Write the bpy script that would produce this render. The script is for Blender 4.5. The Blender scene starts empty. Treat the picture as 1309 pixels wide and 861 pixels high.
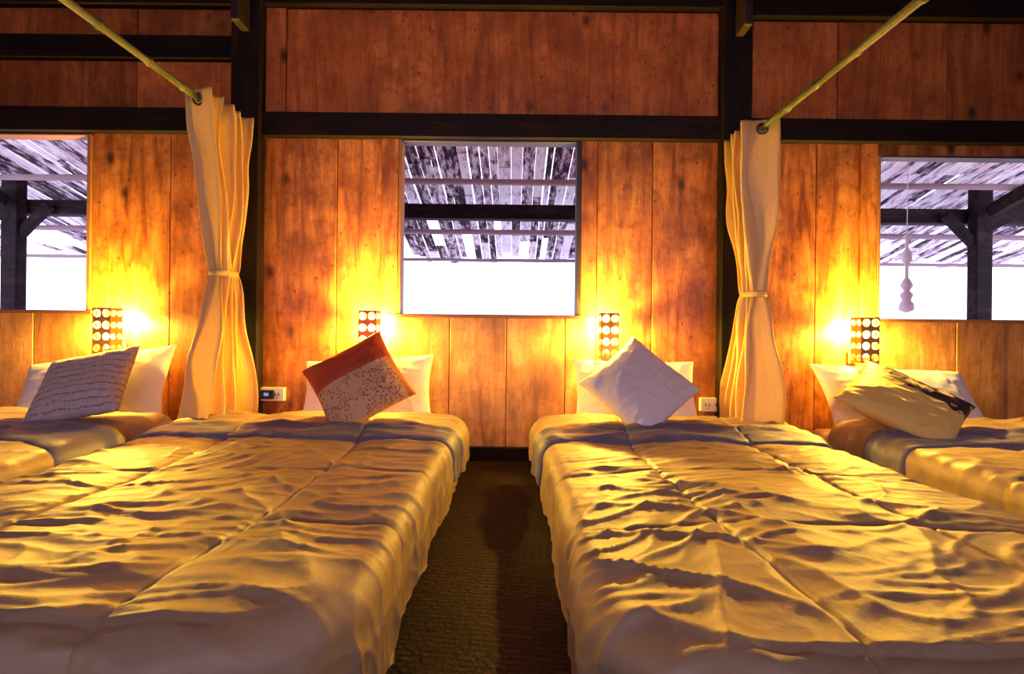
import bpy, bmesh, math, random
from mathutils import Vector, Matrix, noise
random.seed(7)
scene = bpy.context.scene
scene.view_settings.view_transform = 'Standard'
scene.view_settings.look = 'None'
scene.view_settings.exposure = 0.0

# ------------------------------------------------------------------ helpers
def n3(x, y, z): return noise.noise(Vector((x, y, z)))
def link(o):
    scene.collection.objects.link(o); return o
def mesh_obj(name, bm, mats=(), smooth=False, parent=None):
    me = bpy.data.meshes.new(name)
    bm.normal_update()
    bm.to_mesh(me); bm.free()
    if smooth:
        for p in me.polygons: p.use_smooth = True
    for m in mats: me.materials.append(m)
    o = link(bpy.data.objects.new(name, me))
    if parent: o.parent = parent
    return o
def empty(name, loc=(0, 0, 0)):
    e = bpy.data.objects.new(name, None); e.empty_display_size = .1; e.location = loc
    return link(e)
def box(bm, x0, x1, y0, y1, z0, z1, mat=0, col=None, layer=None):
    vs = [bm.verts.new(p) for p in ((x0,y0,z0),(x1,y0,z0),(x1,y1,z0),(x0,y1,z0),(x0,y0,z1),(x1,y0,z1),(x1,y1,z1),(x0,y1,z1))]
    for f in ((0,3,2,1),(4,5,6,7),(0,1,5,4),(1,2,6,5),(2,3,7,6),(3,0,4,7)):
        fc = bm.faces.new([vs[i] for i in f]); fc.material_index = mat
        if layer is not None:
            for l in fc.loops: l[layer] = col
def bevel(o, w=.006, seg=2):
    m = o.modifiers.new('bevel', 'BEVEL'); m.width = w; m.segments = seg; m.limit_method = 'ANGLE'
    return o
def beam_between(bm, a, b, w, h):
    a = Vector(a); b = Vector(b); d = (b - a); L = d.length; d.normalize()
    up = Vector((0, 0, 1)) if abs(d.z) < .9 else Vector((0, 1, 0))
    s = d.cross(up).normalized(); u = s.cross(d).normalized()
    r = []
    for p in (a, b):
        for i, j in ((-1,-1),(1,-1),(1,1),(-1,1)):
            r.append(bm.verts.new(p + s*i*w/2 + u*j*h/2))
    for f in ((0,1,2,3),(7,6,5,4),(0,4,5,1),(1,5,6,2),(2,6,7,3),(3,7,4,0)):
        bm.faces.new([r[i] for i in f])
def tube(bm, pts, rads, seg=14, cap=True, mat=0):
    rings = []
    for i, p in enumerate(pts):
        p = Vector(p)
        d = (Vector(pts[min(i+1, len(pts)-1)]) - Vector(pts[max(i-1, 0)])).normalized()
        up = Vector((0, 0, 1)) if abs(d.z) < .9 else Vector((1, 0, 0))
        s = d.cross(up).normalized(); u = s.cross(d)
        rings.append([bm.verts.new(p + (s*math.cos(t) + u*math.sin(t))*rads[i]) for t in [2*math.pi*k/seg for k in range(seg)]])
    for a, b in zip(rings, rings[1:]):
        for k in range(seg):
            f = bm.faces.new([a[k], a[(k+1) % seg], b[(k+1) % seg], b[k]]); f.material_index = mat
    if cap:
        bm.faces.new(rings[0][::-1]).material_index = mat; bm.faces.new(rings[-1]).material_index = mat

class M:
    def __init__(s, name):
        s.m = bpy.data.materials.new(name); s.m.use_nodes = True
        s.t = s.m.node_tree; s.b = s.t.nodes['Principled BSDF']; s.out = s.t.nodes['Material Output']
    def n(s, typ, **kw):
        nd = s.t.nodes.new(typ)
        for k, v in kw.items():
            if k in nd.inputs.keys(): nd.inputs[k].default_value = v
            else: setattr(nd, k, v)
        return nd
    def l(s, a, b): s.t.links.new(a, b)
    def ramp(s, fac, stops, interp='LINEAR'):
        r = s.n('ShaderNodeValToRGB'); e = r.color_ramp.elements; r.color_ramp.interpolation = interp
        while len(e) < len(stops): e.new(.5)
        for i, (p, c) in enumerate(stops):
            e[i].position = p; e[i].color = (*c, 1) if len(c) == 3 else c
        s.l(fac, r.inputs[0]); return r.outputs[0]
    def math(s, op, a, b=None, c=None):
        m = s.n('ShaderNodeMath', operation=op)
        for i, v in enumerate((a, b, c)):
            if v is None: continue
            if isinstance(v, (int, float)): m.inputs[i].default_value = v
            else: s.l(v, m.inputs[i])
        return m.outputs[0]
    def mix(s, fac, a, b, mode='MIX'):
        m = s.n('ShaderNodeMix', data_type='RGBA', blend_type=mode)
        for i, v in ((0, fac), (6, a), (7, b)):
            if isinstance(v, (int, float)): m.inputs[i].default_value = v
            elif isinstance(v, tuple): m.inputs[i].default_value = (*v, 1)
            else: s.l(v, m.inputs[i])
        return m.outputs[2]
    def coord(s, scale=(1, 1, 1), loc=(0, 0, 0), rot=(0, 0, 0), src='Object'):
        tc = s.n('ShaderNodeTexCoord'); mp = s.n('ShaderNodeMapping')
        mp.inputs['Scale'].default_value = scale; mp.inputs['Location'].default_value = loc; mp.inputs['Rotation'].default_value = rot
        s.l(tc.outputs[src], mp.inputs[0]); return mp.outputs[0]
    def noise(s, vec, scale=5, detail=4, rough=.5, dist=0):
        nn = s.n('ShaderNodeTexNoise', Scale=scale, Detail=detail, Roughness=rough, Distortion=dist)
        s.l(vec, nn.inputs['Vector']); return nn.outputs[0]
    def bump(s, h, strength=.3, dist=.01):
        b = s.n('ShaderNodeBump', Strength=strength, Distance=dist); s.l(h, b.inputs['Height']); s.l(b.outputs[0], s.b.inputs['Normal'])
    def set(s, **kw):
        for k, v in kw.items():
            k = k.replace('_', ' ')
            if isinstance(v, tuple) and len(v) == 3: v = (*v, 1)
            if isinstance(v, (int, float, tuple)): s.b.inputs[k].default_value = v
            else: s.l(v, s.b.inputs[k])
        return s.m

def plank_mat(name, dark, mid, light, rough=.45, vertical=True, knots=True, spec=.5):
    m = M(name)
    at = m.n('ShaderNodeAttribute', attribute_name='plank')
    tc = m.n('ShaderNodeTexCoord')
    off = m.n('ShaderNodeVectorMath', operation='MULTIPLY_ADD')
    m.l(at.outputs['Color'], off.inputs[0]); off.inputs[1].default_value = (13, 7, 31); m.l(tc.outputs['Object'], off.inputs[2])
    mp = m.n('ShaderNodeMapping'); mp.inputs['Scale'].default_value = (1, 1, .13) if vertical else (.13, 1, 1)
    m.l(off.outputs[0], mp.inputs[0])
    g = m.noise(mp.outputs[0], 22, 6, .65, 1.2)
    g2 = m.noise(mp.outputs[0], 5, 4, .55, 2.6)
    fine = m.noise(mp.outputs[0], 130, 2, .6)
    bl = m.noise(off.outputs[0], 3.2, 5, .65)
    mo = m.noise(off.outputs[0], 14, 4, .7)
    v = m.math('ADD', m.math('MULTIPLY', g, .34), m.math('MULTIPLY', g2, .58))
    v = m.math('ADD', v, m.math('MULTIPLY', fine, .08))
    c = m.ramp(v, [(.35, dark), (.5, mid), (.63, light)])
    c = m.mix(m.ramp(bl, [(.44, (.0, .0, .0)), (.66, (.7, .7, .7))]), c, dark, 'MIX')
    c = m.mix(m.ramp(mo, [(.5, (.0, .0, .0)), (.7, (.65, .65, .65))]), c, dark, 'MIX')
    br = m.math('ADD', m.math('MULTIPLY', at.outputs['Fac'], 1.1), .38)
    comb = m.n('ShaderNodeCombineColor'); [m.l(br, comb.inputs[i]) for i in range(3)]
    c = m.mix(1.0, c, comb.outputs[0], 'MULTIPLY')
    if knots:
        mk = m.n('ShaderNodeMapping'); mk.inputs['Scale'].default_value = (1, 1, .6); m.l(off.outputs[0], mk.inputs[0])
        vo = m.n('ShaderNodeTexVoronoi', Scale=4.6); m.l(mk.outputs[0], vo.inputs['Vector'])
        k = m.ramp(vo.outputs['Distance'], [(.05, (1, 1, 1)), (.19, (0, 0, 0))])
        c = m.mix(m.math('MULTIPLY', k, .9), c, (.03, .008, .003))
        vo2 = m.n('ShaderNodeTexVoronoi', Scale=15); m.l(mk.outputs[0], vo2.inputs['Vector'])
        k2 = m.ramp(vo2.outputs['Distance'], [(.06, (1, 1, 1)), (.13, (0, 0, 0))])
        c = m.mix(m.math('MULTIPLY', k2, .7), c, (.035, .01, .004))
    m.bump(m.math('ADD', m.math('MULTIPLY', g, .6), m.math('MULTIPLY', fine, .4)), .35, .008)
    return m.set(Base_Color=c, Roughness=rough, Specular_IOR_Level=spec)

wood_wall = plank_mat('wood_wall_planks', (.17, .040, .007), (.54, .175, .032), (.80, .31, .065), .42)
wood_low = plank_mat('wood_wall_plywood', (.30, .12, .032), (.60, .28, .085), (.78, .43, .15), knots=False)
wood_up = plank_mat('wood_upper_panel', (.28, .060, .010), (.58, .155, .025), (.74, .23, .04))
wood_dark = plank_mat('wood_dark_timber', (.004, .002, .0012), (.012, .005, .003), (.03, .011, .005), .6, knots=False, spec=.2)
wood_darkh = plank_mat('wood_dark_beam', (.004, .002, .0012), (.010, .004, .003), (.024, .009, .005), .6, vertical=False, knots=False, spec=.2)
wood_ceil = plank_mat('wood_ceiling', (.02, .008, .004), (.06, .024, .01), (.1, .04, .016), .6, knots=False)

def planks(name, lst, mats, gap=.0015, bev=.003):
    """lst: (x0,x1,y0,y1,z0,z1,mat)"""
    bm = bmesh.new(); L = bm.loops.layers.float_color.new('plank')
    for t in lst:
        r = random.random(); v = .3 + .7*random.random(); random.random()
        col = (v, v*.9 + .1*r, r, 1)
        box(bm, t[0]+gap, t[1]-gap, t[2], t[3], t[4], t[5], t[6] if len(t) > 6 else 0, col, L)
    return bevel(mesh_obj(name, bm, mats), bev, 1)

# ------------------------------------------------------------------ room
WY = 3.0; SY = 3.03; X0, X1 = -4.6, 4.6; RY = -2.8; CZ = 3.7
W = []
def lay(x0, x1, z0, z1, m=0, dy=0): W.append((x0, x1, WY-dy+random.uniform(-.003, .003), WY+.05, z0, z1, m))
# left bay
for a, b in ((-2.895, -2.36), (-2.36, -1.80)): lay(a, b, 0, 2.25)
for a, b in ((-4.135, -3.7), (-3.7, -3.29), (-3.29, -2.895)): lay(a, b, 0, .99, 1)
lay(-4.6, -4.135, 0, 2.25)
# centre bay
for a, b in ((-1.80, -1.22), (-1.22, -.915)): lay(a, b, 0, 2.25)
lay(-.915, -.795, .99, 2.25, 0, .012)
for a, b in ((-.915, -.44), (-.44, -.05), (-.05, .35), (.35, .56)): lay(a, b, 0, .99, 1)
lay(.448, .56, .99, 2.25, 0, .012)
for a, b in ((.56, .94), (.94, 1.48)): lay(a, b, 0, 2.25)
# right bay
for a, b in ((1.48, 2.06), (2.06, 2.357)): lay(a, b, 0, 2.25)
lay(2.357, 2.472, .99, 2.25, 0, .015); lay(2.357, 2.5, 0, .99, 1)
for a, b in ((2.5, 3.03), (3.03, 3.35), (3.35, 3.72)): lay(a, b, 0, .99, 1)
lay(2.472, 3.72, 2.11, 2.25); lay(3.72, 4.6, 0, 2.25)
# upper panels
lay(-1.74, -1.575, 2.3, 3.12, 2, .01); lay(-1.575, 1.45, 2.3, 3.12, 2)
for a, b in ((1.45, 2.2), (2.2, 2.95), (2.95, 3.6), (3.6, 4.6)): lay(a, b, 2.3, 3.12, 2)
for a, b in ((-4.6, -3.38), (-3.38, -2.6), (-2.6, -1.745)): lay(a, b, 2.3, 2.76, 2); lay(a, b, 2.78, 3.12, 2)
lay(X0, X1, 3.1, CZ, 2)
for a, b in ((X0, -4.13), (-2.9, -.80), (.453, 2.467), (3.725, X1)): W.append((a, b, 3.045, 3.065, 0, CZ, 2))
W.append((X0, X1, 3.045, 3.065, 0, .985, 2)); W.append((X0, X1, 3.045, 3.065, 2.2, CZ, 2))
planks('wall_back', W, [wood_wall, wood_low, wood_up], .0025)

planks('floor_base', [(X0, X1, RY, SY, -.06, -.012)], [wood_ceil])
m = M('woven_mat')
v = m.coord((1, 1, 1))
br = m.n('ShaderNodeTexBrick', Scale=15); br.offset = .5
br.inputs['Color1'].default_value = (.050, .020, .012, 1); br.inputs['Color2'].default_value = (.010, .005, .004, 1); br.inputs['Mortar'].default_value = (.002, .0015, .0015, 1)
br.inputs['Mortar Size'].default_value = .07; br.inputs['Brick Width'].default_value = .9; br.inputs['Row Height'].default_value = .3
mp = m.n('ShaderNodeMapping'); mp.inputs['Rotation'].default_value = (0, 0, .1); m.l(v, mp.inputs[0]); m.l(mp.outputs[0], br.inputs['Vector'])
c = m.mix(m.ramp(m.noise(v, 7, 4), [(.4, (0, 0, 0)), (.7, (.7, .7, .7))]), br.outputs[0], (.016, .007, .005))
m.bump(m.math('ADD', m.math('MULTIPLY', br.outputs['Fac'], -1.0), m.math('MULTIPLY', m.noise(v, 60, 3), .5)), 1., .012)
mat_floor = m.set(Base_Color=c, Roughness=.7, Specular_IOR_Level=.2)
bm = bmesh.new(); box(bm, X0, X1, RY, SY, -.012, 0); mesh_obj('floor', bm, [mat_floor])

planks('ceiling', [(X0+i*.46, X0+(i+1)*.46, RY, SY, CZ, CZ+.04) for i in range(20)], [wood_ceil])
def side(name, x):
    planks(name, [(x-.03, x+.03, RY+i*.485, RY+(i+1)*.485, 0, CZ) for i in range(12)], [wood_ceil])
side('wall_left', X0-.03); side('wall_right', X1+.03)
# wall behind the camera with three window openings
L = []
ops = [(-3.2, -1.6), (-.8, .8), (1.6, 3.2)]
xs = X0
for a, b in ops:
    L.append((xs, a, RY-.05, RY, 0, CZ)); L.append((a, b, RY-.05, RY, 0, .95)); L.append((a, b, RY-.05, RY, 2.35, CZ)); xs = b
L.append((xs, X1, RY-.05, RY, 0, CZ))
planks('wall_front', L, [wood_ceil])

planks('baseboard_back', [(X0, X1, 2.965, 3.0, 0, .095)], [wood_darkh])
# horizontal timbers
planks('wall_beam', [(X0, -1.92, 2.945, 3.0, 2.205, 2.365)], [wood_darkh])
planks('wall_beam', [(-1.72, 1.38, 2.945, 3.0, 2.185, 2.345)], [wood_darkh])
planks('wall_beam', [(1.585, X1, 2.945, 3.0, 2.185, 2.335)], [wood_darkh])
planks('wall_beam', [(X0, -1.92, 2.95, 3.0, 2.70, 2.855)], [wood_darkh])
planks('wall_beam', [(X0, -1.92, 2.94, 3.0, 3.06, 3.3)], [wood_darkh])
planks('wall_beam', [(-1.72, 1.38, 2.94, 3.0, 3.07, 3.3)], [wood_darkh])
planks('wall_beam', [(1.585, X1, 2.94, 3.0, 3.02, 3.3)], [wood_darkh])
for x in (-1.81, 1.482):
    o = planks('timber_post', [(x-.105, x+.10, 2.925, 3.0, 0, CZ)], [wood_dark], 0, .012)
    b = bmesh.new(); box(b, x-.03, x+.03, 2.80, 2.925, 2.86, 3.02); box(b, x-.025, x+.025, 2.76, 2.925, 3.02, 3.5)
    br_ = bevel(mesh_obj('post_peg', b, [wood_ceil]), .012); br_.parent = o

# windows: thin inner frames
def window(name, x0, x1, z0, z1, mats):
    bm = bmesh.new(); t = .02
    box(bm, x0, x0+t, 2.985, 3.07, z0, z1, 0); box(bm, x1-t*1.4, x1, 2.985, 3.07, z0, z1, 1)
    box(bm, x0-.02, x1+.02, 2.975, 3.07, z0-.018, z0+.006, 0); box(bm, x0, x1, 2.99, 3.07, z1-.012, z1, 1)
    return bevel(mesh_obj(name, bm, mats), .003, 1)
wm = M('window_frame_wood').set(Base_Color=(.30, .13, .05), Roughness=.5)
wd = M('window_frame_dark').set(Base_Color=(.02, .014, .03), Roughness=.5)
window('window_1', -4.135, -2.895, .99, 2.2, [wm, wm]); window('window_2', -.795, .448, .99, 2.185, [wm, wd]); window('window_3', 2.472, 3.72, .99, 2.11, [wm, wd])

# ------------------------------------------------------------------ veranda outside
m = M('weathered_sky_streak_boards')
at = m.n('ShaderNodeAttribute', attribute_name='plank')
v = m.coord((1, .10, 1)); g = m.noise(v, 24, 5, .7, .4); g2 = m.noise(m.coord((1, .5, 1)), 3, 3)
s_ = m.math('ADD', m.math('MULTIPLY', g, .7), m.math('ADD', m.math('MULTIPLY', at.outputs['Fac'], .22), m.math('MULTIPLY', g2, .2)))
c = m.ramp(s_, [(.42, (.012, .006, .010)), (.48, (.12, .07, .10)), (.54, (.65, .52, .62)), (.62, (.97, .95, 1))])  # grey weathering, plus near-white streaks painting sky light through gaps into the colour
mat_roof = m.set(Base_Color=c, Roughness=.9)
mat_vw = plank_mat('veranda_timber', (.012, .006, .008), (.040, .018, .02), (.12, .06, .06), .8, False, False, .2)
mat_vp = M('veranda_pole').set(Base_Color=(.34, .25, .27), Roughness=.8)
bm = bmesh.new(); Lr = bm.loops.layers.float_color.new('plank'); x = -9.0
def rz(y): return 2.78 - .3*(y-3.2)
while x < 9:
    w = random.uniform(.05, .14)
    y = 3.12
    while y < 6.2:
        ln = random.uniform(.5, 1.2); y2 = min(y+ln, 6.25+random.uniform(-.15, .1)); 
        if y2 <= y: break
        o_ = random.uniform(0, .02); r = random.random()
        if not (y > 4.9 and random.random() < .25):
            vs = [bm.verts.new(p) for p in ((x, y, rz(y)+o_), (x+w*.97, y, rz(y)+o_), (x+w*.97, y2, rz(y2)+o_+.015), (x, y2, rz(y2)+o_+.015))]
            f = bm.faces.new(vs)
            for l in f.loops: l[Lr] = (r, r, r, 1)
        y = y2 - .04
        if y2 > 6.0: break
    x += w + (random.choice((0, 0, 0, .004, .010)))
o = mesh_obj('veranda_roof', bm, [mat_roof]); so = o.modifiers.new('s', 'SOLIDIFY'); so.thickness = .012
def pole(name, y, z, r, mat):
    bm = bmesh.new(); k = 40
    tube(bm, [(-9+18*i/k, y, z+.012*n3(i*.7, y, 0)) for i in range(k+1)], [r*(1+.12*n3(i*.5, 3, y)) for i in range(k+1)], 10)
    return mesh_obj(name, bm, [mat], True)
pole('veranda_pole', 4.1, 2.275, .028, mat_vp); pole('veranda_pole', 5.1, 2.03, .03, mat_vp); pole('veranda_pole', 5.9, 1.83, .022, mat_vp)
bm = bmesh.new(); box(bm, -9, 9, 4.45, 4.56, 2.02, 2.17); bevel(mesh_obj('veranda_beam', bm, [mat_vw]), .01)
for x, s in ((-5.02, -1), (4.66, 1)):
    bm = bmesh.new(); box(bm, x-.08, x+.08, 4.34, 4.44, 0, 2.36)
    beam_between(bm, (x, 4.38, 1.95), (x+s*.95, 4.38, 2.45), .09, .12)
    beam_between(bm, (x, 4.3, 2.1), (x+.15, 3.1, 2.6), .09, .12)
    beam_between(bm, (x, 4.40, 1.75), (x-s*.35, 4.40, 2.1), .07, .08)
    bevel(mesh_obj('veranda_post', bm, [mat_vw]), .01)
mg = M('ground_pale').set(Base_Color=(.7, .7, .72), Roughness=.95)
bm = bmesh.new(); box(bm, -40, 40, 3.08, 60, -.3, -.25); mesh_obj('ground_outside', bm, [mg])
bm = bmesh.new()
cx, cy = 3.24, 3.62
tube(bm, [(cx, cy, 2.6), (cx, cy, 1.72)], [.003, .003], 6)
pr = [(1.72, .010), (1.70, .028), (1.66, .012), (1.60, .012), (1.56, .034), (1.50, .036), (1.47, .014), (1.36, .012), (1.33, .03), (1.29, .044), (1.25, .02), (1.22, .045), (1.17, .03), (1.14, .05), (1.09, .052), (1.07, .01)]
tube(bm, [(cx, cy, z) for z, r in pr], [r for z, r in pr], 12)
mesh_obj('hanging_bamboo_chime', bm, [M('chime_pale_bamboo').set(Base_Color=(.9, .85, .88), Roughness=.7)], True)

# ------------------------------------------------------------------ fabrics
def fabric(name, col, rough=.6, sheen=.3, bump=.15, scale=30, tint=None):
    m = M(name); v = m.coord()
    f = m.noise(v, scale, 4, .6); w = m.noise(v, 600, 1)
    c = m.mix(m.ramp(m.noise(v, 5, 3), [(.35, (0, 0, 0)), (.65, (1, 1, 1))]), col, tuple(x*.86 for x in col)) if tint is None else tint
    m.bump(m.math('ADD', f, m.math('MULTIPLY', w, .12)), bump, .02)
    return m.set(Base_Color=c, Roughness=rough, Sheen_Weight=sheen, Sheen_Roughness=.4)
mat_duvet = fabric('duvet_khaki_satin', (.40, .275, .145), .5, .0, .3, 11)
mat_slate = fabric('duvet_slate_lining', (.17, .15, .20), .5, .1, .2, 16)
mat_sheet = fabric('mattress_pink_sheet', (.72, .50, .46), .7, .1, .08)
mat_pillow = fabric('pillow_white_cotton', (.84, .80, .80), .7, .1, .15, 12)
mat_frame = wood_dark

# ------------------------------------------------------------------ beds
def wrinkle(x, y, s):
    wx = x + .22*n3(x*1.3, y*1.3, s); wy = y + .12*n3(x*1.8+5, y*1.8, s+1)
    low = .013*n3(x*1.9, y*2.6, s+3)
    msk = .5 + .9*n3(x*1.5, y*1.8, s+7)
    tilt = .18*wx + .08*math.sin(wx*2.3+s)
    r1 = (1-abs(n3(wx*1.1, (wy+tilt)*5.5, s+10)))**10
    r1b = (1-abs(n3(wx*1.6+4, (wy-tilt*.5)*8.5, s+15)))**11
    r2 = (1-abs(n3(wx*2.6+wy*1.5, wy*4-wx*2.0, s+20)))**11
    r3 = (1-abs(n3(wx*3.0, (wy-tilt*.6)*15, s+30)))**8
    r4 = (1-abs(n3(wx*7+wy*4, wy*12-wx*3, s+40)))**6
    att = 1.0 - .40*max(0, min(1, (y-1.6)/.8))
    return low + att*(.016*r1*max(.15, msk) + .013*r1b*max(.1, 1.0-msk) + .007*r2 + .008*r3*max(.15, msk+.25) + .0028*r4)
def make_bed(x0, x1, y0, seed, res, foldskew=0.0, top=.315):
    y1 = 2.62; r = .055; zb = .045
    hx = (x1-x0)/2 - r; cx = (x0+x1)/2
    yf = y0 + r
    R = .20
    sxs = (x0+(x1-x0)*.30, x0+(x1-x0)*.72); sys_ = (1.25, 1.72)
    def surf(a, b, off=0., wr=1.):
        qx = abs(a-cx) - (hx-R); qy = (yf+R) - b
        sx = 1 if a > cx else -1
        if qx > 0 and qy > 0: L_ = math.hypot(qx, qy); d = L_-R; nx, ny = sx*qx/L_, -qy/L_
        elif qx > qy: d = qx-R; nx, ny = sx, 0.
        else: d = qy-R; nx, ny = 0., -1.
        h = wrinkle(a, b, seed)*wr
        dm = 9.
        for sxp in sxs:
            t_ = a-sxp-.03*math.sin(b*3+seed); dm = min(dm, abs(t_)); h -= .007*math.exp(-(t_/.007)**2)
        for syp in sys_:
            t_ = b-syp-.03*math.sin(a*3+seed); dm = min(dm, abs(t_)); h -= .006*math.exp(-(t_/.007)**2)
        h += .014*(1-math.exp(-dm/.07)) * wr
        crown = .015*(1-min(1, abs(a-cx)/hx)**3)
        arc = r*math.pi/2
        if d <= 0: p = Vector((a, b, top+crown)); nr = Vector((0, 0, 1))
        else:
            bx, by = a-nx*d, b-ny*d
            if d < arc:
                an = d/r
                p = Vector((bx+nx*r*math.sin(an), by+ny*r*math.sin(an), top-r*(1-math.cos(an)))); nr = Vector((nx*math.sin(an), ny*math.sin(an), math.cos(an)))
            else:
                p = Vector((bx+nx*r, by+ny*r, top-r-(d-arc))); nr = Vector((nx, ny, 0))
            k = min(1, d/.2)
            along = b if abs(nx) > .7 else a
            h = h*(1-.35*k) + k*(.016*n3(along*4.5, d*1.5, seed+50) + .012*(1-abs(n3(along*7+d*3, d*5, seed+60)))**4)
        p = p + nr*(h+off)
        if p.z < zb: p.z = zb
        return p
    drop = top-zb-.015 + r*(math.pi/2-1)
    a0, a1, b0 = x0-drop, x1+drop, y0-drop+r
    root = empty('bed', (cx, (y0+3)/2, 0))
    def par(o): o.parent = root; o.matrix_parent_inverse = Matrix.Translation(-root.location)
    nx_ = int((a1-a0)/res); ny_ = int((y1-b0)/res)
    bm = bmesh.new(); g = []
    for j in range(ny_+1):
        b = b0 + (y1-b0)*j/ny_
        g.append([bm.verts.new(surf(a0+(a1-a0)*i/nx_, b)) for i in range(nx_+1)])
    for j in range(ny_):
        for i in range(nx_): bm.faces.new((g[j][i], g[j][i+1], g[j+1][i+1], g[j+1][i]))
    o = mesh_obj('duvet', bm, [mat_duvet], True); par(o)
    # turned-back flap
    bm = bmesh.new(); g = []; nt = 46; nx2 = int((a1-a0)/(res*1.3))
    ext = .13
    for t in range(nt+1):
        f = t/nt; row = []
        for i in range(nx2+1):
            a = a0+ext + (a1-a0-2*ext)*i/nx2
            ye = 2.16 + foldskew*(a-cx) + .05*n3(a*1.6, 4, seed) + .02*n3(a*6, 1, seed)
            b = 2.64 + (ye-2.64)*f
            prof = min(1, f/.10)**.5 * (1-.45*f) if f < .90 else (1-.45*f)*math.sqrt(max(0, 1-((f-.90)/.10)**2))
            thick = .052*prof + .020*(1-abs(n3(a*3, f*6, seed+80)))**4*prof + (.016*math.exp(-((f-.62)/.06)**2)) - .012*(1-prof)
            row.append(bm.verts.new(surf(a, b, thick, .6)))
        g.append(row)
    for t in range(nt):
        for i in range(nx2):
            fc = bm.faces.new((g[t][i], g[t+1][i], g[t+1][i+1], g[t][i+1]))
            a = a0 + (a1-a0)*i/nx2
            fc.material_index = 1 if (t/nt) > .62 + .12*n3(a*1.5, 9, seed) else 0
    o = mesh_obj('duvet_turned_back_fold', bm, [mat_duvet, mat_slate], True); par(o)
    # mattress
    bm = bmesh.new(); box(bm, x0+.05, x1-.05, y0+.14, 2.915, .10, .265)
    o = bevel(mesh_obj('mattress', bm, [mat_sheet], True), .035, 4); par(o)
    bm = bmesh.new(); box(bm, x0+.10, x1-.10, y0+.20, 2.90, .06, .10)
    for lx in (x0+.14, x1-.14):
        for ly in (y0+.3, 1.9, 2.86): box(bm, lx-.03, lx+.03, ly-.03, ly+.03, 0, .06)
    o = bevel(mesh_obj('bed_frame', bm, [mat_frame]), .004); par(o)
make_bed(-1.88, -.33, .77, 3.1, .0075, .0)
make_bed(.17, 1.60, .71, 11.7, .0075, .03)
make_bed(-3.75, -2.05, .84, 23.4, .014, -.25)
make_bed(1.93, 3.65, .80, 37.9, .014, .05)

# ------------------------------------------------------------------ pillows and cushions
def cushion(name, w, h, t, loc, stand, roll, yaw, mat, seed, pinch=.07, N=64):
    """stand: degrees from horizontal (90 = upright); roll: in-plane degrees; yaw: about vertical"""
    bm = bmesh.new()
    def pt(u, v, s):
        x = w/2*u*(1-pinch*(1-v*v)); y = h/2*v*(1-pinch*(1-u*u))
        e = max(0, (1-u**4)*(1-v**4))
        th = t/2*e**.55*(1-.25*(u*u+v*v)/2)
        cr = (abs(u)*abs(v))**1.5
        th += e**.4*(.010*n3(x*5, y*5, seed+s) + .012*(cr+.25)*(1-abs(n3(x*12+y*5, y*12-x*5, seed+s*3)))**4)
        th += e**.4*.006*(1-abs(n3(x*4, y*16, seed+9+s)))**4
        return Vector((x, y, s*th))
    top = [[bm.verts.new(pt(-1+2*i/N, -1+2*j/N, 1)) for i in range(N+1)] for j in range(N+1)]
    bot = [[top[j][i] if i in (0, N) or j in (0, N) else bm.verts.new(pt(-1+2*i/N, -1+2*j/N, -1)) for i in range(N+1)] for j in range(N+1)]
    for j in range(N):
        for i in range(N):
            bm.faces.new((top[j][i], top[j][i+1], top[j+1][i+1], top[j+1][i]))
            bm.faces.new((bot[j][i], bot[j+1][i], bot[j+1][i+1], bot[j][i+1]))
    o = mesh_obj(name, bm, [mat], True)
    R_ = Matrix.Rotation(math.radians(yaw), 4, 'Z') @ Matrix.Rotation(math.radians(stand), 4, 'X') @ Matrix.Rotation(math.radians(roll), 4, 'Z')
    o.matrix_world = Matrix.Translation(loc) @ R_
    return o
# patterned covers
m = M('cushion_stitched_waves'); v = m.coord()
sep = m.n('ShaderNodeSeparateXYZ'); m.l(v, sep.inputs[0])
yy = m.math('ADD', sep.outputs[1], m.math('MULTIPLY', m.math('SUBTRACT', m.noise(m.coord((1, .6, 1)), 9, 2), .5), .05))
ph = m.math('FRACT', m.math('MULTIPLY', yy, 24))
ln = m.math('LESS_THAN', m.math('ABSOLUTE', m.math('SUBTRACT', ph, .5)), .12)
dash = m.math('GREATER_THAN', m.noise(m.coord((1, .6, 1)), 110, 2), .47)
base = m.mix(m.noise(v, 40, 4, .7), (.34, .28, .26), (.70, .60, .54))
c = m.mix(m.math('MULTIPLY', m.math('MULTIPLY', ln, dash), .7), base, (.14, .09, .09))
m.bump(m.noise(v, 60, 3), .3, .01); cushA = m.set(Base_Color=c, Roughness=.8)
m = M('cushion_rust_blossom'); v = m.coord()
sep = m.n('ShaderNodeSeparateXYZ'); m.l(v, sep.inputs[0])
vo = m.n('ShaderNodeTexVoronoi', Scale=70); m.l(v, vo.inputs['Vector'])
dots = m.math('LESS_THAN', vo.outputs['Distance'], .36)
cl = m.math('GREATER_THAN', m.noise(v, 9, 2), .45)
lower = m.mix(m.math('MULTIPLY', dots, cl), (.68, .40, .18), (.45, .05, .02))
lower = m.mix(m.math('GREATER_THAN', sep.outputs[0], .205), lower, (.60, .17, .02))
up = m.math('GREATER_THAN', sep.outputs[1], .035)
c = m.mix(up, lower, (.50, .06, .014))
m.bump(m.noise(v, 16, 3), .2, .02); cushB = m.set(Base_Color=c, Roughness=.65)
m = M('cushion_white_leaf'); v = m.coord()
sep = m.n('ShaderNodeSeparateXYZ'); m.l(v, sep.inputs[0])
wv = m.n('ShaderNodeTexWave', Scale=14, Distortion=6); wv.inputs['Detail Scale'].default_value = 1.5; m.l(v, wv.inputs['Vector'])
reg = m.math('LESS_THAN', sep.outputs[1], -.02)
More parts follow.
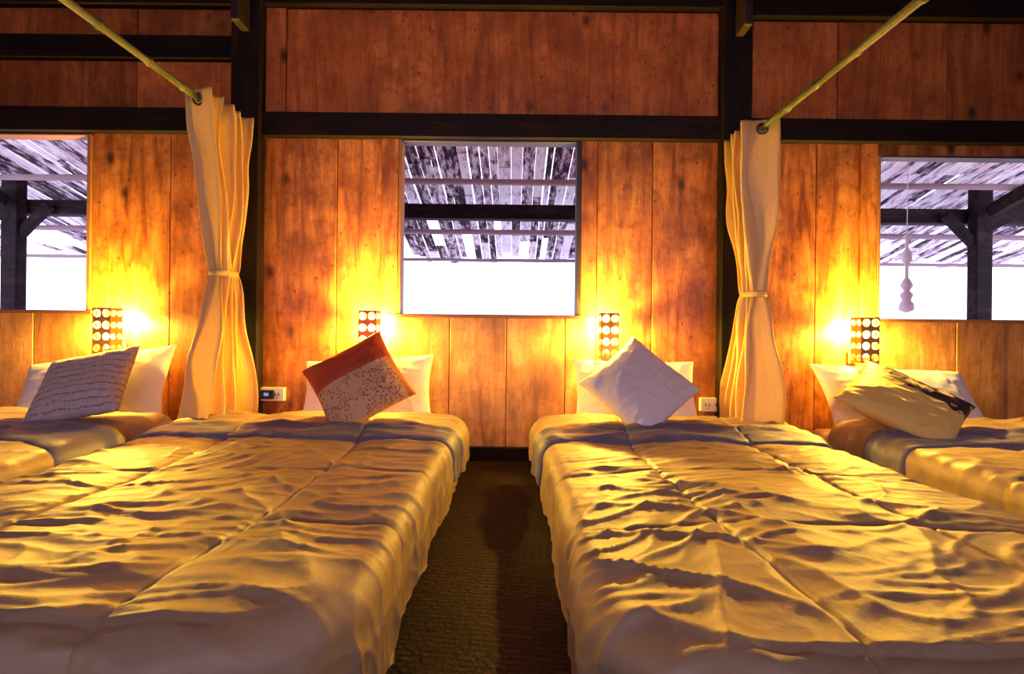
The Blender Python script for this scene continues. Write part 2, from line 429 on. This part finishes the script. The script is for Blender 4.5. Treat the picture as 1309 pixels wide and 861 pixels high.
dd = m.math('LESS_THAN', wv.outputs[1], .10)
reg = m.math('MULTIPLY', reg, m.math('GREATER_THAN', sep.outputs[0], .06))
c = m.mix(m.math('MULTIPLY', m.math('MULTIPLY', reg, dd), .5), (.80, .72, .66), (.55, .34, .12))
m.bump(m.noise(v, 14, 3), .2, .02); cushC = m.set(Base_Color=c, Roughness=.7)
m = M('cushion_cream_brown_leaf'); v = m.coord()
sep = m.n('ShaderNodeSeparateXYZ'); m.l(v, sep.inputs[0])
vo = m.n('ShaderNodeTexVoronoi', Scale=9); m.l(m.coord((1, 1.3, 1)), vo.inputs['Vector'])
leaf = m.math('LESS_THAN', vo.outputs['Distance'], .36)
vein = m.math('GREATER_THAN', m.math('FRACT', m.math('MULTIPLY', m.math('ADD', sep.outputs[0], sep.outputs[1]), 26)), .22)
band = m.math('GREATER_THAN', m.math('ADD', sep.outputs[1], m.math('MULTIPLY', m.noise(v, 10, 1), .06)), .085)
cb = m.mix(m.math('MULTIPLY', leaf, vein), (.035, .016, .012), (.66, .50, .25))
c = m.mix(band, (.82, .60, .15), cb)
m.bump(m.noise(v, 14, 3), .2, .02); cushD = m.set(Base_Color=c, Roughness=.65)

cushion('pillow', .92, .50, .17, (-2.66, 2.78, .485), 62, 10, 0, mat_pillow, 1)
cushion('pillow', .84, .47, .17, (-.93, 2.80, .485), 66, 4, 0, mat_pillow, 2)
cushion('pillow', .80, .47, .17, (.78, 2.80, .485), 68, -1, 0, mat_pillow, 3)
cushion('pillow', .98, .50, .17, (2.44, 2.76, .465), 55, -3, 0, mat_pillow, 4)
cushion('throw_cushion', .47, .47, .15, (-2.45, 2.50, .55), 50, 16, 0, cushA, 5)
cushion('throw_cushion', .49, .49, .16, (-.885, 2.50, .585), 60, 34, 0, cushB, 6)
cushion('throw_cushion', .50, .50, .15, (.725, 2.52, .575), 54, 42, 0, cushC, 7)
cushion('throw_cushion', .54, .54, .15, (2.21, 2.48, .505), 34, -50, 0, cushD, 8)

# ------------------------------------------------------------------ curtains and bamboo rods
m = M('curtain_gold_satin'); v = m.coord((1, 1, .25)); f = m.noise(v, 30, 4, .6)
m.bump(m.math('ADD', f, m.math('MULTIPLY', m.noise(m.coord(), 45, 3), .5)), .5, .02)
mat_c = m.set(Base_Color=(.90, .70, .28), Roughness=.36, Sheen_Weight=.0)
tr = m.n('ShaderNodeBsdfTranslucent'); tr.inputs[0].default_value = (1, .86, .32, 1); mx = m.n('ShaderNodeMixShader'); mx.inputs[0].default_value = .45
m.l(m.b.outputs[0], mx.inputs[1]); m.l(tr.outputs[0], mx.inputs[2]); m.l(mx.outputs[0], m.out.inputs[0])
mat_ring = M('eyelet_bronze').set(Base_Color=(.22, .08, .03), Roughness=.35, Metallic=.6)
def torus(bm, c, ax, R, r, ns=24, nr=8, ex=1., ez=1.):
    c = Vector(c); rings = []
    for i in range(ns):
        t = 2*math.pi*i/ns
        if ax == 'Y': d = Vector((math.cos(t), 0, math.sin(t))); o = Vector((0, 1, 0)); q = Vector((d.x*ex, 0, d.z*ez))
        else: d = Vector((math.cos(t), math.sin(t), 0)); o = Vector((0, 0, 1)); q = Vector((d.x*ex, d.y*ez, 0))
        rings.append([bm.verts.new(c + q*R + (d*math.cos(k) + o*math.sin(k)*(1 if ax == 'Y' else 3))*r) for k in [2*math.pi*j/nr for j in range(nr)]])
    for i in range(ns):
        a, b = rings[i], rings[(i+1) % ns]
        for j in range(nr): bm.faces.new((a[j], a[(j+1) % nr], b[(j+1) % nr], b[j]))
def curtain(xr, zr, yn, yf, zw, seed, ycb):
    root = empty('curtain', (xr, (yn+yf)/2, 0))
    yc = (yn+yf)/2; Wd = yf-yn; ztop = zr+.055; zbot = .12; NU, NV = 260, 130; N = 4.5
    bm = bmesh.new(); g = []
    ph = 0.5*math.pi
    for j in range(NV+1):
        z = ztop + (zbot-ztop)*j/NV
        if z > zw: k = (z-zw)/(ztop-zw); gg = .28+.72*min(1, (k*1.25))**.7; ga = .46+.54*min(1, k*1.8)**.7
        else: k = (zw-z)/(zw-zbot); gg = .28+.86*min(1, k*1.15)**.65; ga = .46+.80*min(1, k*1.5)**.65
        ycz = yc + (ycb-yc)*max(0, min(1, (ztop-z)/(ztop-zw)))
        if z < zw: ycz = ycb + (yc-.03-ycb)*k
        row = []
        for i in range(NU+1):
            s = i/NU
            wv = math.sin(2*math.pi*N*s + ph); wv = math.copysign(abs(wv)**.8, wv)
            am = .090*ga*(1+.40*n3(s*5, z*1.8, seed))
            x = xr + am*wv + .030*n3(s*3, z*2.8, seed+4)*(1-math.exp(-((z-ztop)/.2)**2)) + .010*n3(s*14, z*3.8, seed+6)
            y = ycz + (s-.5)*Wd*gg + .028*n3(s*6, z*2.6, seed+2) + .012*math.sin(4*math.pi*N*s+2*ph)
            x += .008*math.exp(-((z-zw)/.1)**2)*math.sin(s*120)
            row.append(bm.verts.new((x, y, z + .008*n3(s*8, 0, seed)*(j == NV))))
        g.append(row)
    for j in range(NV):
        for i in range(NU): bm.faces.new((g[j][i], g[j][i+1], g[j+1][i+1], g[j+1][i]))
    o = mesh_obj('curtain_cloth', bm, [mat_c], True); o.parent = root; o.matrix_parent_inverse = Matrix.Translation(-root.location)
    so = o.modifiers.new('s', 'SOLIDIFY'); so.thickness = .002
    bm = bmesh.new(); torus(bm, (xr, ycb, zw), 'Z', 1.0, .006, 40, 8, .062, .09)
    o = mesh_obj('tie_band', bm, [mat_c], True); o.parent = root; o.matrix_parent_inverse = Matrix.Translation(-root.location)
    bm = bmesh.new()
    for q in range(9):
        s = (q*.5+.25)/N
        if s < 1: torus(bm, (xr, yc+(s-.5)*Wd, zr), 'Y', .030, .007)
    o = mesh_obj('eyelets', bm, [mat_ring], True); o.parent = root; o.matrix_parent_inverse = Matrix.Translation(-root.location)
curtain(-1.785, 2.17, 2.44, 2.84, 1.215, 2.0, 2.69)
curtain(1.45, 2.09, 2.56, 2.85, 1.12, 5.0, 2.66)
m = M('bamboo_green'); v = m.coord((6, .6, 6)); nz = m.noise(v, 6, 4)
c = m.ramp(nz, [(.3, (.025, .034, .010)), (.5, (.08, .10, .035)), (.7, (.15, .18, .08))])
mat_b = m.set(Base_Color=c, Roughness=.45, Specular_IOR_Level=.3)
for x, z in ((-1.785, 2.17), (1.45, 2.09)):
    bm = bmesh.new(); pts = []; rs = []; y = 2.92; k = 0
    while y > -2.6:
        for dy, rr in ((0, .018), (.010, .0225), (.022, .0225), (.032, .0165), (.05, .0172)):
            pts.append((x, y-dy, z+.004*math.sin(y))); rs.append(rr)
        y -= .26 + .05*math.sin(k*2.1); k += 1
    tube(bm, pts, rs, 16); mesh_obj('bamboo_curtain_rod', bm, [mat_b], True)

# ------------------------------------------------------------------ perforated wall lamps
mat_lamp = M('lamp_pierced_wood').set(Base_Color=(.40, .20, .06), Roughness=.6)
me_ = M('bulb_glow'); me_.set(Base_Color=(1, .8, .4), Emission_Color=(1, .62, .12), Emission_Strength=45)
mat_bulb = me_.m
def pierced(bm, o, ax, ay, nc, nr, cw, ch, rad):
    o = Vector(o); ax = Vector(ax); ay = Vector(ay)
    for a in range(nc):
        for b in range(nr):
            c = o + ax*cw*(a+.5) + ay*ch*(b+.5); K = 16; i_, o_ = [], []
            for k in range(K):
                t = 2*math.pi*(k+.0)/K; cx_, sy_ = math.cos(t), math.sin(t); mm = max(abs(cx_), abs(sy_))
                i_.append(bm.verts.new(c + ax*cx_*rad + ay*sy_*rad)); o_.append(bm.verts.new(c + ax*cx_/mm*cw/2 + ay*sy_/mm*ch/2))
            for k in range(K): bm.faces.new((i_[k], o_[k], o_[(k+1) % K], i_[(k+1) % K]))
LY = 2.88
for x, z in ((-2.67, .86), (-.95, .86), (.625, .86), (2.31, .85)):
    root = empty('wall_lamp', (x, LY, z))
    def par(o): o.parent = root; o.matrix_parent_inverse = Matrix.Translation(-root.location)
    w, d, h = .115, .09, .30
    bm = bmesh.new()
    pierced(bm, (x-w/2, LY-d/2, z-h/2), (1, 0, 0), (0, 0, 1), 2, 4, w/2, h/4, .024)
    for sx in (-1, 1): pierced(bm, (x+sx*w/2, LY-d/2, z-h/2), (0, 1, 0), (0, 0, 1), 2, 4, d/2, h/4, .019)
    bmesh.ops.remove_doubles(bm, verts=bm.verts, dist=.0008)
    o = mesh_obj('pierced_shade', bm, [mat_lamp]); s = o.modifiers.new('s', 'SOLIDIFY'); s.thickness = .004; par(o)
    bm = bmesh.new(); box(bm, x-.012, x+.012, LY-.01, 2.998, z-.13, z-.11); box(bm, x-.03, x+.03, 2.985, 2.998, z-.16, z-.08)
    box(bm, x-w/2, x+w/2, LY-.006, LY+.006, z-.125, z-.115)
    o = mesh_obj('wall_bracket', bm, [mat_lamp]); par(o)
    bm = bmesh.new(); tube(bm, [(x, LY, z-.115), (x, LY, z-.09), (x, LY, z-.08), (x, LY, z-.05), (x, LY, z-.01), (x, LY, z+.015), (x, LY, z+.025)], [.013, .013, .018, .028, .030, .018, .004], 14)
    o = mesh_obj('bulb', bm, [mat_bulb], True); par(o)
    ld = bpy.data.lights.new('bulb_light', 'POINT'); ld.energy = 255; ld.color = (1, .60, .065); ld.shadow_soft_size = .03
    lo = link(bpy.data.objects.new('bulb_light', ld)); lo.location = (x, LY, z+.060); par(lo)

# ------------------------------------------------------------------ sockets
mp_ = M('socket_white_plastic').set(Base_Color=(.8, .76, .72), Roughness=.35)
md_ = M('socket_black').set(Base_Color=(.01, .01, .015), Roughness=.3)
mb = M('led_blue'); mb.set(Base_Color=(.05, .1, 1), Emission_Color=(.06, .08, 1), Emission_Strength=3)
def socket(x, z, led):
    bm = bmesh.new(); box(bm, x-.08, x+.08, 2.965, 2.998, z-.045, z+.045, 0)
    for sx in (-.035, .035):
        if led and sx < 0:
            box(bm, x-.062, x+.018, 2.945, 2.966, z-.03, z+.03, 1); box(bm, x-.042, x-.012, 2.943, 2.946, z-.008, z+.012, 2)
        else:
            for q in (-.012, .012): box(bm, x+sx+q-.003, x+sx+q+.003, 2.962, 2.966, z-.012, z+.012, 1)
            box(bm, x+sx-.004, x+sx+.004, 2.962, 2.966, z-.03, z-.022, 1)
    bevel(mesh_obj('wall_socket', bm, [mp_, md_, mb.m]), .003, 1)
socket(-1.635, .44, True); socket(1.35, .40, False)

# ------------------------------------------------------------------ light
w = bpy.data.worlds.new('sky'); scene.world = w; w.use_nodes = True
bg = w.node_tree.nodes['Background']; bg.inputs[0].default_value = (.76, .70, 1, 1); bg.inputs[1].default_value = 3.2
for a, b in ops:
    ld = bpy.data.lights.new('added_window_fill', 'AREA'); ld.shape = 'RECTANGLE'; ld.size = b-a; ld.size_y = 1.35; ld.energy = 15; ld.color = (.74, .48, 1)  # lavender fill lamps added in the rear openings, standing in for daylight
    o = link(bpy.data.objects.new('added_window_fill', ld)); o.location = ((a+b)/2, RY-.02, 1.65); o.rotation_euler = (math.radians(90), 0, 0)

# ------------------------------------------------------------------ camera
cd = bpy.data.cameras.new('camera'); cd.sensor_width = 36; cd.lens = 36*560/1309; cd.clip_start = .02
cam = link(bpy.data.objects.new('camera', cd)); cam.location = (0, 0, .89)
cam.rotation_euler = (Matrix.Rotation(math.radians(90), 3, 'X') @ Matrix.Rotation(math.radians(.6), 3, 'Z')).to_euler()
cd.shift_y = -8.5/1309; cd.shift_x = -2.5/1309
scene.camera = cam
